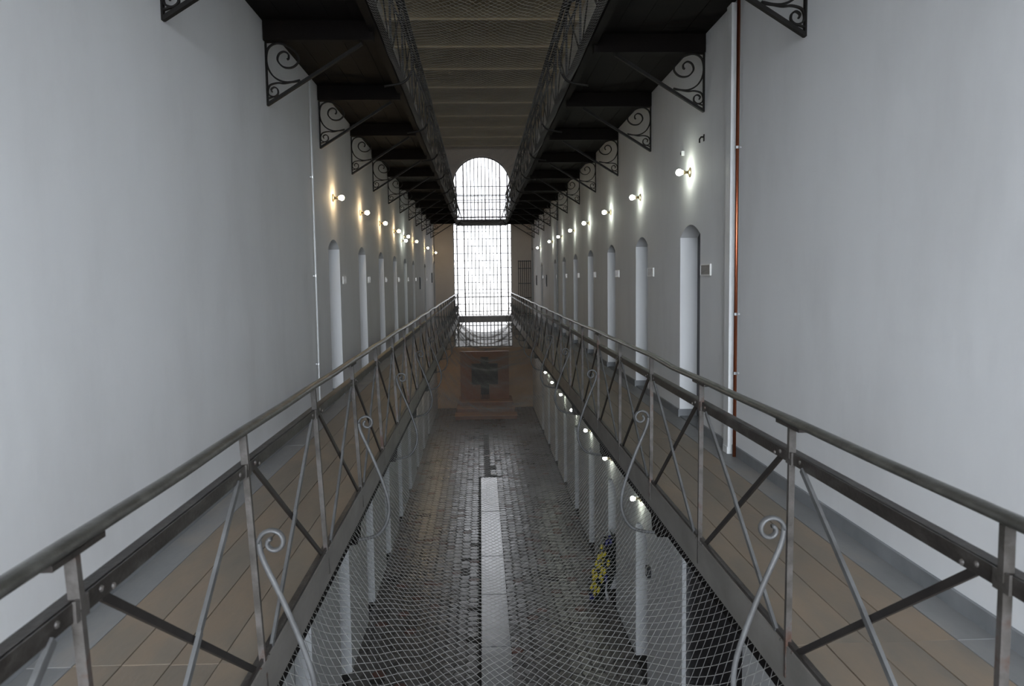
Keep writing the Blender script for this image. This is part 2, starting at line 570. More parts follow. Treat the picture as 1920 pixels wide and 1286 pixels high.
end_wall('wall_far', Y1, -1, 'tan', 'beige')
bw_ = MB()
bw_.box(XL - 0.6, XR + 0.6, Y0 - 0.4, Y0, -0.3, BZ0)
bw_.box(XL - 0.6, XR + 0.6, Y0 - 0.4, Y0, BZ1, CEIL + 0.4)
bw_.box(XL - 0.6, BX0, Y0 - 0.4, Y0, BZ0, BZ1)
bw_.box(BX1, XR + 0.6, Y0 - 0.4, Y0, BZ0, BZ1)
bw_.build('wall_back', MT['plaster'], kind='structure')

PANES = {}


def big_window(name, y):
    m = MB()
    t = 0.03
    n = 24
    m.box(WX - WR, WX - WR + t, y - 0.03, y + 0.03, WSILL, WSPR)
    m.box(WX + WR - t, WX + WR, y - 0.03, y + 0.03, WSILL, WSPR)
    m.box(WX - WR, WX + WR, y - 0.03, y + 0.03, WSILL, WSILL + 0.04)
    arc = [(WX - (WR - t / 2) * math.cos(PI * i / n), WSPR + (WR - t / 2) * math.sin(PI * i / n)) for i in range(n + 1)]
    m.ribbon(arc, t, y - 0.03, y + 0.03)
    wd = m.build(name, MT['window_iron'], kind='structure')
    xs = [WX - 1.075] + [WX + 0.1535 * (i - 5) for i in range(11)] + [WX + 1.075]
    dz = 0.306
    zs = []
    z = WSILL + dz
    while z < WSPR - 0.05:
        zs.append(z)
        z += dz
    vb = 0.034
    heavy = (0, 1, len(xs) - 2, len(xs) - 1)
    for i, x in enumerate(xs):
        hgt = WSPR + math.sqrt(max(0.0, (WR - 0.03) ** 2 - (x - WX) ** 2))
        b = vb * (1.5 if i in heavy else 1.0)
        MB().box(x - b / 2, x + b / 2, y - 0.016, y + 0.016, WSILL + 0.03, hgt).build('vertical_bar', MT['window_iron'], wd)
    me = MB().box(WX - WR + 0.02, WX + WR - 0.02, y - 0.014, y + 0.014, -0.014, 0.014).mesh('horizontal_bar', MT['window_iron'])
    for z in zs + [WSPR]:
        o = obj('horizontal_bar', me, wd)
        o.location = (0, 0, z)
    for rr in (0.42, 0.82):
        MB().ribbon([(WX - rr * math.cos(PI * i / n), WSPR + rr * math.sin(PI * i / n)) for i in range(n + 1)], 0.012, y - 0.014, y + 0.014).build('arched_bar', MT['window_iron'], wd)
    # glass: one pane in every opening of the grid
    gx = [WX - WR + 0.03] + xs + [WX + WR - 0.03]
    gz = [WSILL + 0.04] + zs + [WSPR]
    for i in range(len(gx) - 1):
        for j in range(len(gz) - 1):
            wpx, hpz = round(gx[i + 1] - gx[i], 3), round(gz[j + 1] - gz[j], 3)
            key = (wpx, hpz)
            if key not in PANES:
                PANES[key] = MB().box(-wpx / 2, wpx / 2, -0.002, 0.002, -hpz / 2, hpz / 2).mesh('pane', MT['dimming_glass'])
            o = obj('pane', PANES[key], wd)
            o.location = ((gx[i] + gx[i + 1]) / 2, y, (gz[j] + gz[j + 1]) / 2)
    g = MB()
    ring = [(WX - (WR - 0.03) * math.cos(PI * i / n), WSPR + (WR - 0.03) * math.sin(PI * i / n)) for i in range(n + 1)]
    k = len(ring)
    g.add([(x, y - 0.002, z) for x, z in ring] + [(x, y + 0.002, z) for x, z in ring],
          [tuple(range(k - 1, -1, -1)), tuple(range(k, 2 * k))] + [(i, i + 1, i + 1 + k, i + k) for i in range(k - 1)])
    g.build('arched_pane', MT['dimming_glass'], wd)
    return wd


big_window('window_1', Y1 + 0.32)

# unseen glazed screen behind the camera, sized to daylight the near walls
yw = Y0 - 0.2
fr = MB()
for (a, b, c, d) in ((BX0, BX0 + 0.05, BZ0, BZ1), (BX1 - 0.05, BX1, BZ0, BZ1), (BX0, BX1, BZ0, BZ0 + 0.05), (BX0, BX1, BZ1 - 0.05, BZ1)):
    fr.box(a, b, yw - 0.03, yw + 0.03, c, d)
wb = fr.build('window_2', MT['window_iron'], kind='structure')
for i in range(1, 4):
    x = BX0 + (BX1 - BX0) * i / 4
    MB().box(x - 0.02, x + 0.02, yw - 0.025, yw + 0.025, BZ0 + 0.05, BZ1 - 0.05).build('mullion', MT['window_iron'], wb)
for j in range(1, 7):
    z = BZ0 + (BZ1 - BZ0) * j / 7
    MB().box(BX0 + 0.05, BX1 - 0.05, yw - 0.02, yw + 0.02, z - 0.015, z + 0.015).build('transom', MT['window_iron'], wb)
pb = MB().box(-(BX1 - BX0) / 8, (BX1 - BX0) / 8, -0.002, 0.002, -(BZ1 - BZ0) / 14, (BZ1 - BZ0) / 14).mesh('pane', MT['glass'])
for i in range(4):
    for j in range(7):
        o = obj('pane', pb, wb)
        o.location = (BX0 + (BX1 - BX0) * (i + 0.5) / 4, yw, BZ0 + (BZ1 - BZ0) * (j + 0.5) / 7)

# ------------------------------------------------------------------ floor, ceiling
fl = MB().box(XL - 0.4, XR + 0.4, Y0 - 0.5, Y1 + 0.4, -0.3, 0.0).build('floor', MT['grout'], kind='structure')

# cement slabs down the middle
SX0, SX1 = -0.075, 0.385
yy = 4.0
lens = [1.9, 1.9, 1.93, 1.95, 1.9, 2.9, 2.6, 2.6]
slab_end = 21.4
edges = [4.05, 6.0, 7.75, 9.5, 11.35, 13.3, 15.2, 18.2, slab_end]
for i in range(len(edges) - 1):
    me = MB().box(SX0 + 0.008, SX1 - 0.008, edges[i] + 0.012, edges[i + 1] - 0.012, -0.02, 0.036 + random.uniform(-0.002, 0.002), 0.006)
    me.build('paving_slab', MT['slab'], fl)

HR = 0.108


def hex_mesh(mt, k):
    """a worn six-sided tile, edges rounded off"""
    m = MB()
    r0, r1 = HR - 0.004, HR - 0.016
    h = 0.026
    lo = [(r0 * math.cos(PI / 3 * i), r0 * math.sin(PI / 3 * i), -0.01) for i in range(6)]
    md = [(r0 * math.cos(PI / 3 * i), r0 * math.sin(PI / 3 * i), h - 0.007) for i in range(6)]
    tp = [(r1 * math.cos(PI / 3 * i), r1 * math.sin(PI / 3 * i), h + 0.002 * math.sin(i * 2.1 + k)) for i in range(6)]
    m.add(lo + md + tp + [(0, 0, h)], [(i, (i + 1) % 6, (i + 1) % 6 + 6, i + 6) for i in range(6)] +
          [(i + 6, (i + 1) % 6 + 6, (i + 1) % 6 + 12, i + 12) for i in range(6)] + [(i + 12, (i + 1) % 6 + 12, 18) for i in range(6)])
    return m


kinds = ['tile', 'tile_red', 'tile_black']
hexm = {(q, k): hex_mesh(q, k).mesh('hexagonal_tile', MT[q]) for q in kinds for k in range(3)}
rest = {q: MB() for q in kinds}
cells = []
px, py = 1.5 * HR, math.sqrt(3) * HR
ncol = int((XR - XL) / px) + 1
col0 = XL + 0.06
for row in range(int((Y1 - 6.0) / py)):
    for c in range(ncol):
        x = col0 + c * px
        y = 6.0 + row * py + (py / 2 if c % 2 else 0)
        if x > XR - 0.03 or y > Y1 - 0.1:
            continue
        if y < slab_end + 0.05 and SX0 + 0.02 < x < SX1 - 0.02:
            continue
        cells.append((y, x))
cells.sort()
near = 0
rr = random.Random(3)
for (y, x) in cells:
    q = 'tile'
    u = rr.random()
    if u < 0.055:
        q = 'tile_red'
    elif u < 0.062 or (abs(x - 0.17) < 0.085 and slab_end < y < 27.5):
        q = 'tile_black'
    elif abs(x - 0.17) < 0.34 and slab_end < y < 27.5 and rr.random() < 0.28 * (28 - y) / 6.0 * 0.5:
        q = 'tile_black'
    if abs(x - SX0) < 0.30 and y < 16 and rr.random() < 0.06:
        q = 'tile_black'
    tz = (rr.gauss(0, 0.011), rr.gauss(0, 0.011))
    dz = rr.uniform(-0.006, 0.003)
    if y > 10.2 and near < 300:
        near += 1
        o = obj('hexagonal_tile', hexm[(q, rr.randrange(3))], fl)
        o.location = (x, y, dz)
        o.rotation_euler = (tz[0], tz[1], 0)
    else:
        src = hexm[(q, rr.randrange(3))]
        m = rest[q]
        m.add([(v.co.x + x, v.co.y + y, v.co.z + dz + v.co.y * tz[0] - v.co.x * tz[1]) for v in src.vertices], [tuple(p.vertices) for p in src.polygons])
for q in kinds:
    rest[q].build('tile_field', MT[q], fl, kind='stuff')

# ceiling: shallow cross vaults between steel joists
m = MB()
bay = 1.95
y = Y0 - 0.4
cl = MB().box(XL - 0.6, XR + 0.6, Y0 - 0.6, Y1 + 0.6, CEIL + 0.3, CEIL + 0.5).build('ceiling', MT['ceiling'], kind='structure')
k = 0
vault = MB()
n = 8
for i in range(n):
    a, b = i / n, (i + 1) / n
    za, zb = CEIL + 0.16 * (1 - (2 * a - 1) ** 2), CEIL + 0.16 * (1 - (2 * b - 1) ** 2)
    vault.add([(XL - 0.05, a * bay, za), (XR + 0.05, a * bay, za), (XR + 0.05, b * bay, zb), (XL - 0.05, b * bay, zb)], [(0, 1, 2, 3)])
vault.box(XL - 0.05, XR + 0.05, -0.04, 0.04, CEIL - 0.03, CEIL + 0.1)
vme = vault.mesh('ceiling_vault', MT['ceiling'])
while y < Y1 + 0.3:
    o = obj('ceiling_vault', vme, cl)
    o.location = (0, y, 0)
    y += bay

# ------------------------------------------------------------------ outside
MB().box(-60, 60, Y1 + 1.0, 120, -0.5, -0.2).build('ground_outside', MT['outground'], kind='structure')
MB().box(-60, 60, -90, Y0 - 1.0, -0.5, -0.2).build('ground_behind', MT['outground'], kind='structure')
shed = thing('outbuilding', 'low grey outbuilding in the yard beyond the foot of the tall arched window', 'building', (0, 46, -0.2))
MB().box(-9, 9, -2.5, 2.5, 0, 1.3).build('wall', MT['outground'], shed)
MB().add([(-9.3, -2.9, 1.25), (9.3, -2.9, 1.25), (9.3, 0, 2.5), (-9.3, 0, 2.5), (9.3, 2.9, 1.25), (-9.3, 2.9, 1.25)],
         [(0, 1, 2, 3), (3, 2, 4, 5), (0, 3, 5), (1, 4, 2), (0, 5, 4, 1)]).build('roof', MT['outroof'], shed)


# ------------------------------------------------------------------ galleries
def gallery(name, label, xe, xw, top, upper):
    g = thing(name, label, 'gallery')
    s = 1 if xw > xe else -1
    y0, y1 = 0.55, 32.3
    width = abs(xw - xe)
    nb = 5
    bw = width / nb
    for i in range(nb):
        a, b = xe + s * bw * i, xe + s * bw * (i + 1)
        x0, x1 = sorted((a, b))
        cuts = [y0 - 5.6] if True else []
        y = Y0
        cuts = [Y0]
        y = 7.45 - 3 * 4.3
        while y < y1:
            if y > Y0 + 0.5:
                cuts.append(y + (random.uniform(-0.01, 0.01)))
            y += 4.3
        cuts.append(Y1 - 0.06)
        for j in range(len(cuts) - 1):
            mb = MB().box(x0 + 0.002, x1 - 0.002, cuts[j] + 0.0015, cuts[j + 1] - 0.0015, top - 0.045, top + random.uniform(-0.0015, 0.0015), 0.0015)
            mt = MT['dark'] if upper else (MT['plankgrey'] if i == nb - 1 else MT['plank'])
            mb.build('plank', mt, g)
    jm = MB().box(*sorted((xe + s * 0.04, xw - s * 0.005)), -0.05, 0.05, top - 0.215, top - 0.046).mesh('joist', MT['dark'])
    for k in range(13):
        o = obj('joist', jm, g)
        o.location = (0, (4.96 + 2.345 * k if s < 0 else 5.29 + 2.375 * k) - 0.03 - 2.35, 0)
    # edge beam: channel with its web towards the void
    x0, x1 = xe, xe - s * 0.012
    bm = MB()
    if upper:
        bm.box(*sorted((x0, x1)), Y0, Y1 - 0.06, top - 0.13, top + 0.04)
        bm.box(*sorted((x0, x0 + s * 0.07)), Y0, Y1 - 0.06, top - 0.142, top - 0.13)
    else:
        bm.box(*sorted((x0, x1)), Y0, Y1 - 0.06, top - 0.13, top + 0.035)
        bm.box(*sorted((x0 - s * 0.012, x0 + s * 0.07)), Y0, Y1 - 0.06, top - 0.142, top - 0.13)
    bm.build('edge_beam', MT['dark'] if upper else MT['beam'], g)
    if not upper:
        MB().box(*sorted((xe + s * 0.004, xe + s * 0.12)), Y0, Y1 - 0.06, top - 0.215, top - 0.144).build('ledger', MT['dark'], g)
        cm = MB().add([(xe + s * 0.03, y, z) for y, z in ((-0.14, top - 0.216), (0.14, top - 0.216), (0.09, top - 0.36), (-0.09, top - 0.36))] +
                      [(xe + s * 0.5, y, z) for y, z in ((-0.14, top - 0.216), (0.14, top - 0.216), (0.09, top - 0.36), (-0.09, top - 0.36))],
                      [(0, 1, 2, 3), (7, 6, 5, 4), (0, 4, 5, 1), (1, 5, 6, 2), (2, 6, 7, 3), (3, 7, 4, 0)]).mesh('corbel', MT['dark'])
        for k in range(2, 25, 2):
            o = obj('corbel', cm, g)
            o.location = (0, 0.48 + 1.3 * k + 0.02, 0)
    return g


gallery('gallery', 'left-hand boarded gallery of grey-brown planks on the cell floor', LB, XL, GF, False)
gallery('gallery', 'right-hand boarded gallery of grey-brown planks past the copper pipe', RB, XR, GF, False)
gallery('gallery', 'black timber underside of the upper gallery along the left wall', LU, XL, UF, True)
gallery('gallery', 'black timber underside of the upper gallery along the right wall', RU, XR, UF, True)


def skirting(name, xw, out, near, y0, y1):
    m = MB()
    y = y0
    zt = GF + 0.085
    for a in near + [y1]:
        m.box(*sorted((xw, xw - out * 0.018)), y, a, GF, zt)
        if a < y1:
            b = a + DW
            m.box(*sorted((xw, xw + out * DEPTH)), a - 0.0, a + 0.015, GF, zt)
            m.box(*sorted((xw - out * 0.018, xw + out * DEPTH)), b - 0.015, b + 0.0, GF, zt)
            m.box(*sorted((xw, xw + out * DEPTH)), a, b, GF - 0.02, GF + 0.012)
            y = b
    m.build(name, MT['skirt'], kind='structure')


skirting('baseboard_left', XL, -1, L_NEAR, Y0, 32.4)
skirting('baseboard_right', XR, 1, R_NEAR, Y0, 32.25)

# landings that join the galleries at either end
for (nm, lab, y0, y1, z, x0, x1, mt) in (
        ('landing', 'grey steel landing crossing the hall in front of the far window, between the lower galleries', 32.0, 33.35, GF, LB, RB, 'beam'),
        ('landing', 'dark landing crossing high in front of the far window, between the upper galleries', 32.0, 33.35, UF, LU, RU, 'dark'),
        ('landing', 'near landing underfoot joining the two galleries', -2.6, 0.45, GF, LB, RB, 'beam')):
    t = thing(nm, lab, 'landing')
    nb = 9
    for i in range(nb):
        a = x0 + (x1 - x0) * i / nb
        b = x0 + (x1 - x0) * (i + 1) / nb
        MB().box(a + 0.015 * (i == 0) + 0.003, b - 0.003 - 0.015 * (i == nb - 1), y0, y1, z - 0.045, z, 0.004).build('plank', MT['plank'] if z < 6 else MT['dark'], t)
    MB().box(x0 + 0.014, x1 - 0.014, *((y0 - 0.012, y0) if y0 > 0 else (y1, y1 + 0.012)), z - 0.22, z + 0.03).build('edge_beam', MT[mt], t)

# ------------------------------------------------------------------ railings with net hooks
YP = [0.48 + 1.30 * k for k in range(25)]       # post positions, k = 0 stands at the camera's side


def railing(label, xt, xb, s, base, upper):
    """xt, xb: X of the top and of the foot; s = +1 when the gallery lies towards +X"""
    t = thing('railing', label, 'railing')
    H1, H2, H3 = 0.98, 0.815, 0.035        # hand rail, middle rail, bottom rail over the floor

    def X(h):
        return xb + (xt - xb) * max(0.0, h) / H1

    rnd = random.Random(int(abs(xt) * 1000) + (9 if upper else 0))
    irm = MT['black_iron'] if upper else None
    # hand rail, a flattened bar with a slight wave
    pts = []
    for k, y in enumerate(YP):
        dz = rnd.uniform(-0.007, 0.007)
        pts.append((X(H1) + rnd.uniform(-0.004, 0.004), y, base + H1 - 0.012 + dz))
        if k < len(YP) - 1:
            pts.append((X(H1), y + 0.65, base + H1 - 0.012 + dz - 0.004))
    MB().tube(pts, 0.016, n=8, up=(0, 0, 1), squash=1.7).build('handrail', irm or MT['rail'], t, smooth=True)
    if not upper:                          # plates where two lengths of hand rail meet at a post
        sp = MB().box(-0.017, 0.017, -0.11, 0.13, H1 - 0.042, H1 - 0.027).mesh('splice_plate', MT['iron'])
        for k in ((1, 4, 7, 11, 15) if s < 0 else (2, 3, 6, 9, 13)):
            o = obj('splice_plate', sp, t)
            o.location = (X(H1), YP[k], base)
    m = MB()
    xm = X(H2)
    m.bar((xm, YP[0], base + H2), (xm, YP[-1], base + H2), 0.045, 0.010, up=(0, 0, 1))
    m.bar((xm + s * 0.02, YP[0], base + H2 + 0.018), (xm + s * 0.02, YP[-1], base + H2 + 0.018), 0.009, 0.04, up=(0, 0, 1))
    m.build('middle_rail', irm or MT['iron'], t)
    xm = X(H3)
    m = MB()
    m.bar((xm, YP[0], base + H3), (xm, YP[-1], base + H3), 0.035, 0.010, up=(0, 0, 1))
    m.bar((xm + s * 0.02, YP[0], base + H3 - 0.012), (xm + s * 0.02, YP[-1], base + H3 - 0.012), 0.008, 0.04, up=(0, 0, 1))
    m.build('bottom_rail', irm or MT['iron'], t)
    pm = MB()
    pm.bar((xt, 0, H1 - 0.02), (X(H2), 0, H2), 0.022, 0.028, up=(0, 1, 0))
    pm.bar((X(H2), 0, H2), (xb - s * 0.004, 0, -0.10), 0.020, 0.024, up=(0, 1, 0))
    pm.bar((X(H2) - s * 0.008, -0.03, H2), (X(H2) - s * 0.008, 0.03, H2), 0.05, 0.008, up=(0, 0, 1))
    pme = pm.mesh('post', irm or MT['post'])
    for y in YP:
        o = obj('post', pme, t)
        o.location = (0, y, base)
    dme = MB().bar((X(H2) + s * 0.006, 0.12, H2 - 0.02), (X(0.05) + s * 0.006, 1.21, 0.045), 0.024, 0.012, up=(0, 1, 0)).mesh('dark_brace', irm or MT['darkbar'])
    lm = MB()
    xq = X(0.43) - s * 0.006
    lm.bar((X(H2) - s * 0.006, 1.18, H2 - 0.02), (xq, 0.66, 0.44), 0.022, 0.013, up=(0, 1, 0))
    lm.bar((xq - s * 0.004, 0.665, 0.45), (X(0.05) - s * 0.004, 0.12, 0.045), 0.024, 0.013, up=(0, 1, 0))
    lme = lm.mesh('pale_brace', irm or MT['lightbar'])
    for y in YP[:-1]:
        for nm, me in (('dark_brace', dme), ('pale_brace', lme)):
            o = obj(nm, me, t)
            o.location = (0, y, base)
    rv = MB().lathe([(0, 0.009), (0.004, 0.008), (0.007, 0.004)], 8, (0, 0, 0), (-s, 0, 0)).mesh('rivet', irm or MT['post'])
    if not upper:
        for y in YP[:7]:
            for dy, h in ((-0.10, H2 + 0.005), (0.10, H2 + 0.005), (0.16, H2 - 0.012), (-0.06, 0.03), (0.06, 0.03)):
                o = obj('rivet', rv, t)
                o.location = (X(h) - s * 0.006, y + dy, base + h)
    # net hooks: a rod that curls into a scroll on the post, leans out over the void and turns back under the beam
    hk = MB()
    ox = X(0.5) - s * 0.012
    cx, cz = ox - s * 0.062, 0.515
    coil = []
    for i in range(25):
        a = i / 24 * 2.35 * PI
        r = 0.058 - 0.042 * (i / 24)
        coil.append((cx + s * r * math.cos(a), 0, cz + r * math.sin(a)))
    rod = [(s * p[0] + ox, 0, p[1]) for p in ((-0.004, 0.53), (-0.018, 0.45), (-0.09, 0.28), (-0.165, 0.08), (-0.205, -0.07), (-0.200, -0.19), (-0.148, -0.29), (-0.07, -0.335), (0.09, -0.36))]
    rod = smooth_pts(rod, 5)
    hk.tube(rod, 0.0125, n=8, up=(0, 1, 0))
    hme = hk.mesh('net_hook', irm or MT['lightbar'], True)
    sc = MB().tube(coil, 0.019, n=8, up=(0, 1, 0), squash=0.5).mesh('scroll', irm or MT['lightbar'], True)
    for k in range(2, len(YP), 2):
        o = obj('net_hook', hme, t)
        o.location = (0, YP[k] + 0.02, base)
        q = obj('scroll', sc, o)
    return t


railing('iron railing with crossed bars along the left-hand lower gallery', -0.935, LB, -1, GF, False)
railing('iron railing with crossed bars along the right-hand lower gallery', RB, RB, 1, GF, False)
railing('black iron railing above the dark ceiling beams at left, along the upper gallery', LU, LU, -1, UF, True)
railing('black iron railing above the dark ceiling beams at right, along the upper gallery', RU, RU, 1, UF, True)

# railing of the far landing
for (zb, x0, x1, mt, lab) in ((GF, LB, RB, 'iron', 'thin railing across the far landing in front of the window'),
                              (UF, LU, RU, 'black_iron', 'thin railing across the upper far landing in front of the arched window head')):
    t = thing('landing_railing', lab, 'railing')
    for nm, h, th in (('handrail', 0.96, 0.025), ('middle_rail', 0.80, 0.025), ('bottom_rail', 0.10, 0.02)):
        MB().bar((x0, 32.0, zb + h), (x1, 32.0, zb + h), th, 0.02, up=(0, 0, 1)).build(nm, MT[mt], t)
    for i in range(1, 7):
        x = x0 + (x1 - x0) * i / 7
        MB().box(x - 0.008, x + 0.008, 31.992, 32.008, zb, zb + 0.96).build('post', MT[mt], t)


# ------------------------------------------------------------------ safety nets
def net(name, label, xa, xb, ze, sag, ya, yb, ca, cb, rad, mt, fold=1.0):
    nx = int(round((xb - xa) / (ca / 2)))
    ny = int((yb - ya) / (cb / 2))
    rnd = random.Random(5)
    xm, hw = (xa + xb) / 2, (xb - xa) / 2

    def P(i, j):
        u = 2 * i / nx - 1
        y = ya + j * cb / 2
        hook = 0.5 - 0.5 * math.cos(2 * PI * (y - YP[1]) / 2.6)
        sg = sag + fold * (0.05 * math.sin(y * 0.9 + 1) + 0.04 * math.sin(y * 2.3))
        z = ze - sg * (1 - u * u) - 0.035 * hook * (u ** 4) * (1 - u * u) * 8
        return (xm + hw * u + 0.004 * math.sin(y * 3.7 + i * 0.6), y + 0.012 * math.sin(i * 0.4 + y * 0.7), z + 0.004 * math.sin(i * 0.7 + y * 5.3))

    V, Fc = [], []
    c3 = [(math.cos(2 * PI * k / 3 + 0.5), math.sin(2 * PI * k / 3 + 0.5)) for k in range(3)]

    def seg(p, q):
        dx, dy, dz = q[0] - p[0], q[1] - p[1], q[2] - p[2]
        l = math.sqrt(dx * dx + dy * dy + dz * dz)
        dx, dy, dz = dx / l, dy / l, dz / l
        # side vector in the XY plane, and the one across it
        h = math.sqrt(dx * dx + dy * dy)
        sx_, sy_ = -dy / h, dx / h
        ux, uy, uz = sy_ * dz, -sx_ * dz, sx_ * dy - sy_ * dx
        b = len(V)
        for pt in (p, q):
            for cc, ss in c3:
                V.append((pt[0] + rad * (sx_ * cc + ux * ss), pt[1] + rad * (sy_ * cc + uy * ss), pt[2] + rad * uz * ss))
        Fc.extend(((b, b + 1, b + 4, b + 3), (b + 1, b + 2, b + 5, b + 4), (b + 2, b, b + 3, b + 5)))

    for j in range(ny):
        for i in range(nx + 1):
            if (i + j) % 2:
                continue
            p = P(i, j)
            if i < nx:
                seg(p, P(i + 1, j + 1))
            if i > 0:
                seg(p, P(i - 1, j + 1))
    me = bpy.data.meshes.new(name)
    me.from_pydata(V, [], Fc)
    me.materials.append(MT[mt])
    o = obj(name, me)
    tag(o, label, 'net')
    m = MB()
    for i in (0, nx):
        m.tube([P(i, j) for j in range(0, ny, 4)], 0.006, n=6, up=(1, 0, 0))
    m.build('edge_wire', MT[mt], o)
    return o


net('safety_net', 'grey diamond-mesh wire net sagging across the void over the tiled floor', LB - 0.012, RB + 0.012, GF - 0.15, 0.55, 0.6, 31.98, 0.056, 0.075, 0.0016, 'net', 0.8)
net('safety_net', 'wire mesh net stretched between the upper galleries under the ceiling', LU, RU, UF - 0.12, 0.24, 0.6, 31.98, 0.056, 0.075, 0.0011, 'net', 0.12)

# ------------------------------------------------------------------ wrought-iron wall brackets under the upper galleries
big = [(0.292, 0.207), (0.169, 0.197), (0.077, 0.238), (0.023, 0.315), (0.008, 0.407), (0.03, 0.495), (0.10, 0.535), (0.19, 0.515), (0.268, 0.455),
       (0.295, 0.385), (0.24, 0.328), (0.16, 0.328), (0.108, 0.384), (0.12, 0.44), (0.165, 0.463), (0.203, 0.44), (0.205, 0.405), (0.19, 0.395)]
small = [(0.30, 0.215), (0.169, 0.187), (0.10, 0.19), (0.035, 0.172), (0.012, 0.125), (0.022, 0.085), (0.065, 0.07), (0.10, 0.095), (0.098, 0.135), (0.07, 0.153), (0.042, 0.135), (0.05, 0.11)]
tail = [(0.0, 0.05), (0.03, 0.06), (0.065, 0.072)]


def bracket(s):
    """wall plate at x=0, arm towards s*X; s = +1 from the left wall"""
    t = thing('wall_bracket', '', 'bracket')
    f = lambda P: [(s * p.x, p.y) for p in smooth_pts([Vector((a, b)) for a, b in P], 5)]
    MB().box(*sorted((0, s * 0.012)), -0.02, 0.02, -0.01, 0.54).build('wall_strap', MT['black_iron'], t)
    MB().bar((s * 0.004, 0, 0.0), (s * 0.86, 0, 0.53), 0.04, 0.026, up=(0, 1, 0)).build('diagonal_arm', MT['black_iron'], t)
    MB().ribbon(f(big), 0.013, -0.014, 0.014).build('large_scroll', MT['black_iron'], t)
    m = MB().ribbon(f(small), 0.011, -0.013, 0.013)
    m.ribbon(f(tail), 0.010, -0.012, 0.012)
    m.build('small_scroll', MT['black_iron'], t)
    return t


zbr = UF - 0.215 - 0.54
for side, s, xw, y0, dy in (('left', 1, XL, 4.96, 2.345), ('right', -1, XR, 5.29, 2.375)):
    proto = bracket(s)
    for k in range(12):
        o = proto if k == 0 else copy_tree(proto)
        o.location = (xw, y0 + dy * k, zbr)
        o['label'] = '%s scrolled black iron bracket from the camera along the %s wall' % (ORD[k], side)
        o['group'] = 'scrolled iron brackets under the upper galleries'


# ------------------------------------------------------------------ wall lamps
def lamp(s, warm, dist=0.115):
    """s = +1: sticks out towards +X"""
    t = thing('wall_lamp', '', 'lamp')
    a = (s, 0, 0)
    MB().lathe([(0.0, 0.052), (0.008, 0.050), (0.016, 0.030), (0.024, 0.018)], 14, (0, 0, 0), a).build('wall_rose', MT['brass'], t, True)
    MB().lathe([(0.02, 0.015), (0.05, 0.014), (0.052, 0.021), (0.078, 0.022)], 12, (0, 0, 0), a).build('lamp_holder', MT['brass'], t, True)
    pr = [(0.074 + 0.0, 0.016), (0.084, 0.024)]
    for i in range(9):
        b = -PI * 0.28 + i / 8 * PI * 0.77
        pr.append((dist + 0.034 * math.sin(b), 0.034 * math.cos(b)))
    MB().lathe(pr, 14, (0, 0, 0), a).build('bulb', MT['bulb_warm' if warm else 'bulb_cool'], t, True)
    return t


def put_lamps(s, xw, ys, z, warm_of, label_of, group):
    pro = {}
    for k, y in enumerate(ys):
        wm = warm_of(k)
        if wm not in pro:
            pro[wm] = lamp(s, wm)
            o = pro[wm]
        else:
            o = copy_tree(pro[wm])
        o.location = (xw, y, z)
        o['label'] = label_of(k)
        o['group'] = group


zl = CZ + 1.06
ly = [10.38, 12.70, 15.12, 17.6, 19.9, 22.5, 27.3]
put_lamps(1, XL, ly, zl, lambda k: k != 4, lambda k: 'lit %s wall lamp over the %s cell door of the left gallery' % ('warm' if k != 4 else 'cool white', ORD[k]), 'lamps over the left cell doors')
o = lamp(1, True)
o.location = (XL, 32.2, zl)
o['label'] = 'lit lamp beside the far window wall, last on the left wall'
o['group'] = 'lamps over the left cell doors'
o = lamp(1, False)
o.location = (XL, 19.25, zl - 0.13)
o['label'] = 'small lit lamp just below the cool white fifth lamp on the left wall'
o['group'] = 'lamps over the left cell doors'
ry = [8.16, 10.69, 13.09, 15.66, 18.06, 20.8, 23.5, 28.3]
put_lamps(-1, XR, ry, zl, lambda k: False, lambda k: 'lit cool white wall lamp over the %s cell door of the right gallery' % ORD[k], 'lamps over the right cell doors')
put_lamps(-1, XR, [8.2 + 2.46 * k for k in range(1, 8)], CZ - 3.07, lambda k: False, lambda k: '%s lit lamp below the right gallery, on the ground floor wall behind the net' % ORD[k], 'lamps on the ground floor right wall')

put_lamps(1, XL, [22.5, 24.95, 27.4, 29.7, 31.8], CZ - 3.07, lambda k: True, lambda k: '%s lit warm lamp added on the ground floor left wall, unseen under the left gallery' % ORD[k], 'added lamps on the ground floor left wall')  # added warm lamps, out of sight, to brighten the far end wall

# ------------------------------------------------------------------ number plates, boxes, small fittings
pl = MB().box(-0.006, 0.006, -0.13, 0.13, -0.05, 0.05)
pme = pl.mesh('door_plate', MT['plate'])
pdk = MB().box(-0.006, 0.006, -0.15, 0.15, -0.045, 0.045).mesh('door_plate', MT['plate_dark'])
pfr = MB()
pfr.box(-0.009, 0.009, -0.165, -0.15, -0.055, 0.055)
pfr.box(-0.009, 0.009, 0.15, 0.165, -0.055, 0.055)
pfr.box(-0.009, 0.009, -0.15, 0.15, 0.045, 0.055)
pfr.box(-0.009, 0.009, -0.15, 0.15, -0.055, -0.045)
pfr = pfr.mesh('plate_rim', MT['plate'])
for k, a in enumerate(L_NEAR):
    o = tag(obj('door_plate', pme), 'small white plate on the wall beside the %s cell door of the left gallery' % ORD[k], 'plate', 'plates beside the left cell doors')
    o.location = (XL + 0.006, a + DW + 0.30, CZ + 0.0)
for k, a in enumerate(R_NEAR):
    dark = k < 3
    o = tag(obj('door_plate', pdk if dark else pme), 'small %s plate on the wall beside the %s cell door of the right gallery' % ('grey metal' if dark else 'white', ORD[k]), 'plate', 'plates beside the right cell doors')
    o.location = (XR - 0.007, a - 0.22, CZ + 0.055 - 0.004 * k)
    if dark:
        obj('plate_rim', pfr, o)

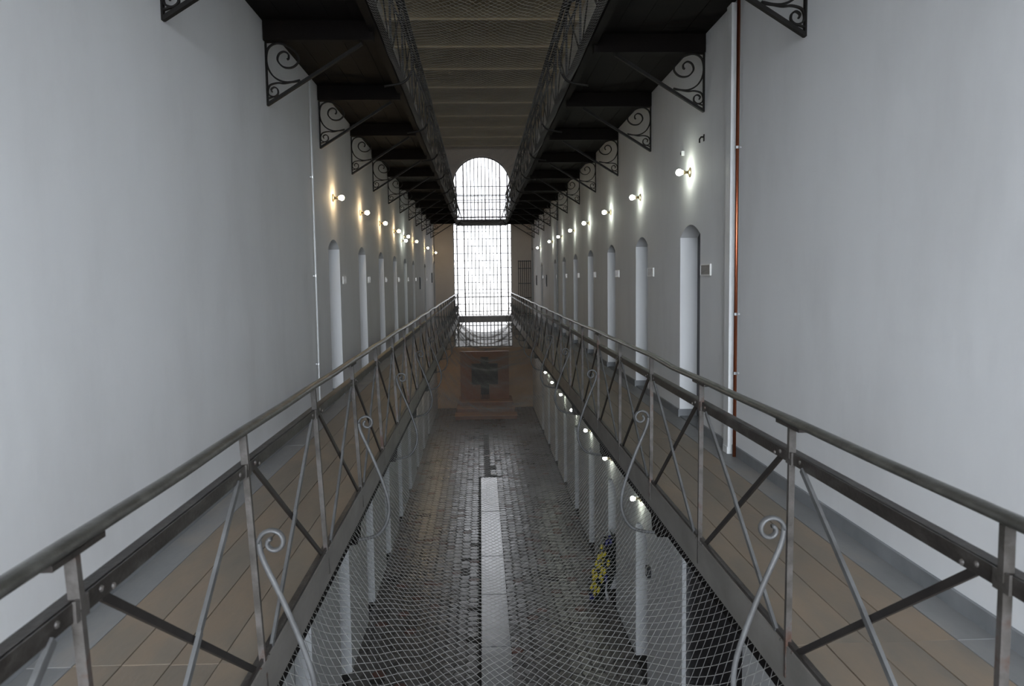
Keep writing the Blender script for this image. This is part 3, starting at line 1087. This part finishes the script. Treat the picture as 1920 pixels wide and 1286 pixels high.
for (x, s, y, z, lab) in ((XL, 1, 24.75, CZ - 0.12, 'small black box on the left wall between the sixth and seventh cell doors'),
                          (XL, 1, 30.9, CZ + 0.05, 'small black box on the left wall beyond the seventh cell door'),
                          (XR, -1, 25.8, CZ - 0.1, 'small black box on the right wall between the seventh and eighth cell doors'),
                          (XR, -1, 30.3, CZ - 0.1, 'small black box on the right wall beyond the eighth cell door'),
                          ):
    t = thing('wall_box', lab, 'box', (x, y, z), 'black wall boxes')
    MB().box(*sorted((0, s * 0.03)), -0.05, 0.05, -0.19, 0.19).build('case', MT['box_dark'], t)
    MB().box(*sorted((s * 0.03, s * 0.036)), -0.045, 0.045, -0.18, 0.18).build('lid', MT['box_dark'], t)

t = thing('wall_sensor', 'tiny white sensor on the right wall above the first lamp', 'sensor', (XR, 8.42, CZ + 1.29))
MB().box(-0.03, 0, -0.02, 0.02, -0.025, 0.025).build('case', MT['whitepipe'], t)
MB().box(-0.035, -0.03, -0.012, 0.012, -0.012, 0.012).build('lens', MT['box_dark'], t)
t = thing('wall_hook', 'tiny dark iron hook high on the right wall before the copper pipe', 'hook', (XR, 7.66, CZ + 1.31))
MB().tube([(0, 0, 0.02), (-0.03, 0, 0.02), (-0.045, 0, 0.0), (-0.045, 0, -0.035)], 0.008, n=8).build('hook_bar', MT['black_iron'], t)
MB().box(-0.006, 0, -0.012, 0.012, -0.02, 0.045).build('back_strip', MT['black_iron'], t)
t = thing('wall_socket', 'small dark wall socket on the ground floor at right, behind the net', 'socket', (XR, 10.05, 1.62))
MB().box(-0.05, 0, -0.06, 0.06, -0.07, 0.07).build('case', MT['box_dark'], t)
MB().box(-0.06, -0.05, -0.03, 0.03, -0.03, 0.03).build('switch', MT['clip'], t)

# pipes
t = thing('copper_pipe', 'thin copper pipe running up the right wall beside a white conduit', 'pipe', (XR - 0.035, 6.56, GF + 0.003))
MB().tube([(0, 0, 0.002), (0, 0, 3.8)], 0.0145, n=12, up=(0, 1, 0)).build('tube', MT['copper'], t, True)
for z in (0.72, 1.22, 2.6):
    m = MB().lathe([(-0.011, 0.019), (0.011, 0.019)], 10, (0, 0, z), (0, 0, 1))
    m.box(0.012, 0.035, -0.006, 0.006, z - 0.008, z + 0.008)
    m.build('pipe_clip', MT['clip'], t)
t = thing('conduit', 'square white conduit on the right wall just past the copper pipe', 'conduit', (XR, 6.74, GF + 0.004))
MB().box(-0.055, 0, -0.065, 0.065, 0, 3.8).build('casing', MT['whitepipe'], t)
MB().box(-0.060, -0.055, -0.06, 0.06, 0.0, 0.06).build('end_cap', MT['whitepipe'], t)
t = thing('white_pipe', 'thin white pipe running up the left wall before the first cell door', 'pipe', (XL + 0.03, 9.02, GF + 0.003))
MB().tube([(0, 0, 0.002), (0, 0, 3.8)], 0.011, n=10, up=(0, 1, 0)).build('tube', MT['whitepipe'], t, True)
for z in (0.6, 1.6, 2.7):
    m = MB().lathe([(-0.011, 0.015), (0.011, 0.015)], 10, (0, 0, z), (0, 0, 1))
    m.box(-0.03, -0.012, -0.006, 0.006, z - 0.008, z + 0.008)
    m.build('pipe_clip', MT['clip'], t)
t = thing('conduit', 'narrow cable conduit down the right wall between the sixth and seventh cell doors', 'conduit', (XR, 22.1, GF + 0.004))
MB().box(-0.03, 0, -0.03, 0.03, 0, 3.6).build('casing', MT['skirt'], t)
MB().box(-0.034, -0.03, -0.028, 0.028, 0.0, 0.05).build('end_cap', MT['skirt'], t)

# barred gate folded back on the far wall, at the end of the right gallery
t = thing('barred_gate', 'brown iron gate of upright bars against the far wall at right of the window', 'gate', (1.62, 33.2, GF))
for i in range(7):
    MB().tube([(0.085 * i, 0, 0.02), (0.085 * i, 0, 2.28)], 0.012, n=8, up=(1, 0, 0)).build('bar', MT['darkbar'], t, True)
for z in (0.06, 0.72, 1.32, 1.95, 2.25):
    MB().box(-0.02, 0.53, -0.02, 0.02, z - 0.016, z + 0.016).build('cross_bar', MT['lightbar'] if z in (1.32, 1.95) else MT['darkbar'], t)

# ------------------------------------------------------------------ monument at the far end
st = thing('monument_steps', 'three broad brown wooden steps below the dark cross on the far wall', 'steps', (0.155, 30.4, 0.03))
for i, (y, hw) in enumerate(((0.0, 1.20), (0.72, 1.14), (1.35, 1.08))):
    z = 0.165 * i
    b = MB().box(-hw, hw, y + 0.02, 2.9, z, z + 0.135).build('step', MT['panelwood'], st)
    MB().box(-hw - 0.02, hw + 0.02, y - 0.015, y + 0.78 if i < 2 else 2.9, z + 0.135, z + 0.165, 0.008).build('tread', MT['step'], b)
pn = thing('cross_monument', 'square brown wooden panel bearing a dark cross, standing on the steps', 'monument', (0.13, 32.4, 0.525))
MB().box(-0.98, 0.98, 0, 0.10, 0, 1.95).build('panel', MT['panelwood'], pn)
fr = MB()
fr.box(-1.0, -0.95, -0.012, 0.11, 0, 1.98)
fr.box(0.95, 1.0, -0.012, 0.11, 0, 1.98)
fr.box(-0.95, 0.95, -0.012, 0.11, 1.93, 1.98)
fr.build('frame', MT['panelwood'], pn)
cr = MB()
cr.box(-0.17, 0.17, -0.09, -0.001, 0.02, 0.62)
cr.box(-0.54, 0.54, -0.11, -0.001, 0.62, 1.48)
cr.box(-0.16, 0.16, -0.09, -0.001, 1.48, 1.75)
cr.build('cross', MT['cross'], pn)
for i in range(4):
    MB().box(-0.15 + 0.085 * i, -0.11 + 0.085 * i, -0.10, -0.09, 0.03, 0.2).build('stem_slat', MT['panelwood'], pn)

# ------------------------------------------------------------------ funeral wreath leaning in a ground-floor doorway
wr = thing('flower_wreath', 'oval wreath of yellow and blue flowers leaning in a ground-floor doorway at right', 'wreath', (1.86, 12.95, 0.03))
rw = random.Random(11)
U = Vector((0.34, 0.05, 1.0)).normalized()
Vv = Vector((-0.25, 1.0, 0.0)).normalized()
Nn = U.cross(Vv).normalized()
if Nn.x > 0:
    Nn = -Nn


def on_wreath(a, b, h=0.0):
    return U * (0.58 + a) + Vv * b + Nn * h


lf = MB()
for i in range(420):
    a = rw.uniform(-0.57, 0.57)
    wmax = 0.34 * math.sqrt(max(0, 1 - (a / 0.58) ** 2)) * (1.0 - 0.35 * max(0, a) / 0.58)
    b = rw.uniform(-wmax, wmax)
    p = on_wreath(a, b, rw.uniform(-0.02, 0.06))
    d = (U * rw.uniform(-1, 1) + Vv * rw.uniform(-1, 1) + Nn * rw.uniform(0, 0.9)).normalized()
    sd = d.cross(Nn)
    if sd.length < 0.05:
        sd = U
    sd.normalize()
    l = rw.uniform(0.07, 0.13)
    lf.add([p, p + d * l * 0.5 + sd * l * 0.18, p + d * l, p + d * l * 0.5 - sd * l * 0.18], [(0, 1, 2, 3)])
lf.build('foliage', MT['leaf'], wr, kind='stuff')
bk = MB()
ring = [on_wreath(0.57 * math.sin(2 * PI * i / 18), 0.30 * math.cos(2 * PI * i / 18), -0.03) for i in range(18)]
rng2 = [p - Nn * 0.03 for p in ring]
bk.add(ring + rng2, [tuple(range(18)), tuple(range(35, 17, -1))] + [(i, i + 18, (i + 1) % 18 + 18, (i + 1) % 18) for i in range(18)])
bk.build('straw_base', MT['leaf'], wr)


def flower(name, mt):
    m = MB()
    for i in range(6):
        a = 2 * PI * i / 6
        d = Vector((math.cos(a), math.sin(a), 0))
        q = Vector((-math.sin(a), math.cos(a), 0))
        m.add([(0, 0, 0.0), tuple(d * 0.028 + q * 0.02 + Vector((0, 0, 0.014))), tuple(d * 0.052 + Vector((0, 0, 0.008))), tuple(d * 0.028 - q * 0.02 + Vector((0, 0, 0.014)))], [(0, 3, 2, 1)])
    m.lathe([(0, 0.014), (0.018, 0.012), (0.024, 0.004)], 6, (0, 0, 0), (0, 0, 1))
    return m.mesh(name, mt)


fy, fb = flower('yellow_flower', MT['yellow']), flower('blue_flower', MT['blue'])
rot = Nn.to_track_quat('Z', 'Y')
spots = []
while len(spots) < 21:
    a, b = rw.uniform(-0.45, 0.30), rw.uniform(-0.24, 0.24)
    if (a / 0.5) ** 2 + (b / 0.27) ** 2 < 1 and all((a - c) ** 2 + (b - d) ** 2 > 0.0095 for c, d in spots):
        spots.append((a, b))
for a, b in spots:
    o = obj('yellow_flower', fy, wr)
    o.location = on_wreath(a, b, 0.075)
    o.rotation_mode = 'QUATERNION'
    o.rotation_quaternion = rot
    o.scale = (1.35, 1.35, 1.2)
for a, b in ((0.50, 0.02), (0.46, -0.06), (0.40, 0.06), (-0.54, 0.0), (-0.50, -0.08), (-0.1, -0.30)):
    o = obj('blue_flower', fb, wr)
    o.location = on_wreath(a, b, 0.075)
    o.rotation_mode = 'QUATERNION'
    o.rotation_quaternion = rot
    o.scale = (1.25, 1.25, 1.25)
rb = MB()
p0 = on_wreath(-0.15, -0.30, 0.05)
pts = [p0, p0 + Vector((-0.02, -0.02, -0.15)), p0 + Vector((0.01, -0.03, -0.30))]
for i in range(2):
    a, b = pts[i], pts[i + 1]
    q = Vector((0.02, 0.035, 0))
    rb.add([a - q, a + q, b + q, b - q, a - q + Nn * 0.003, a + q + Nn * 0.003, b + q + Nn * 0.003, b - q + Nn * 0.003],
           [(0, 1, 2, 3), (7, 6, 5, 4), (0, 4, 5, 1), (2, 6, 7, 3), (1, 5, 6, 2), (3, 7, 4, 0)])
rb.build('ribbon', MT['ribbon'], wr)
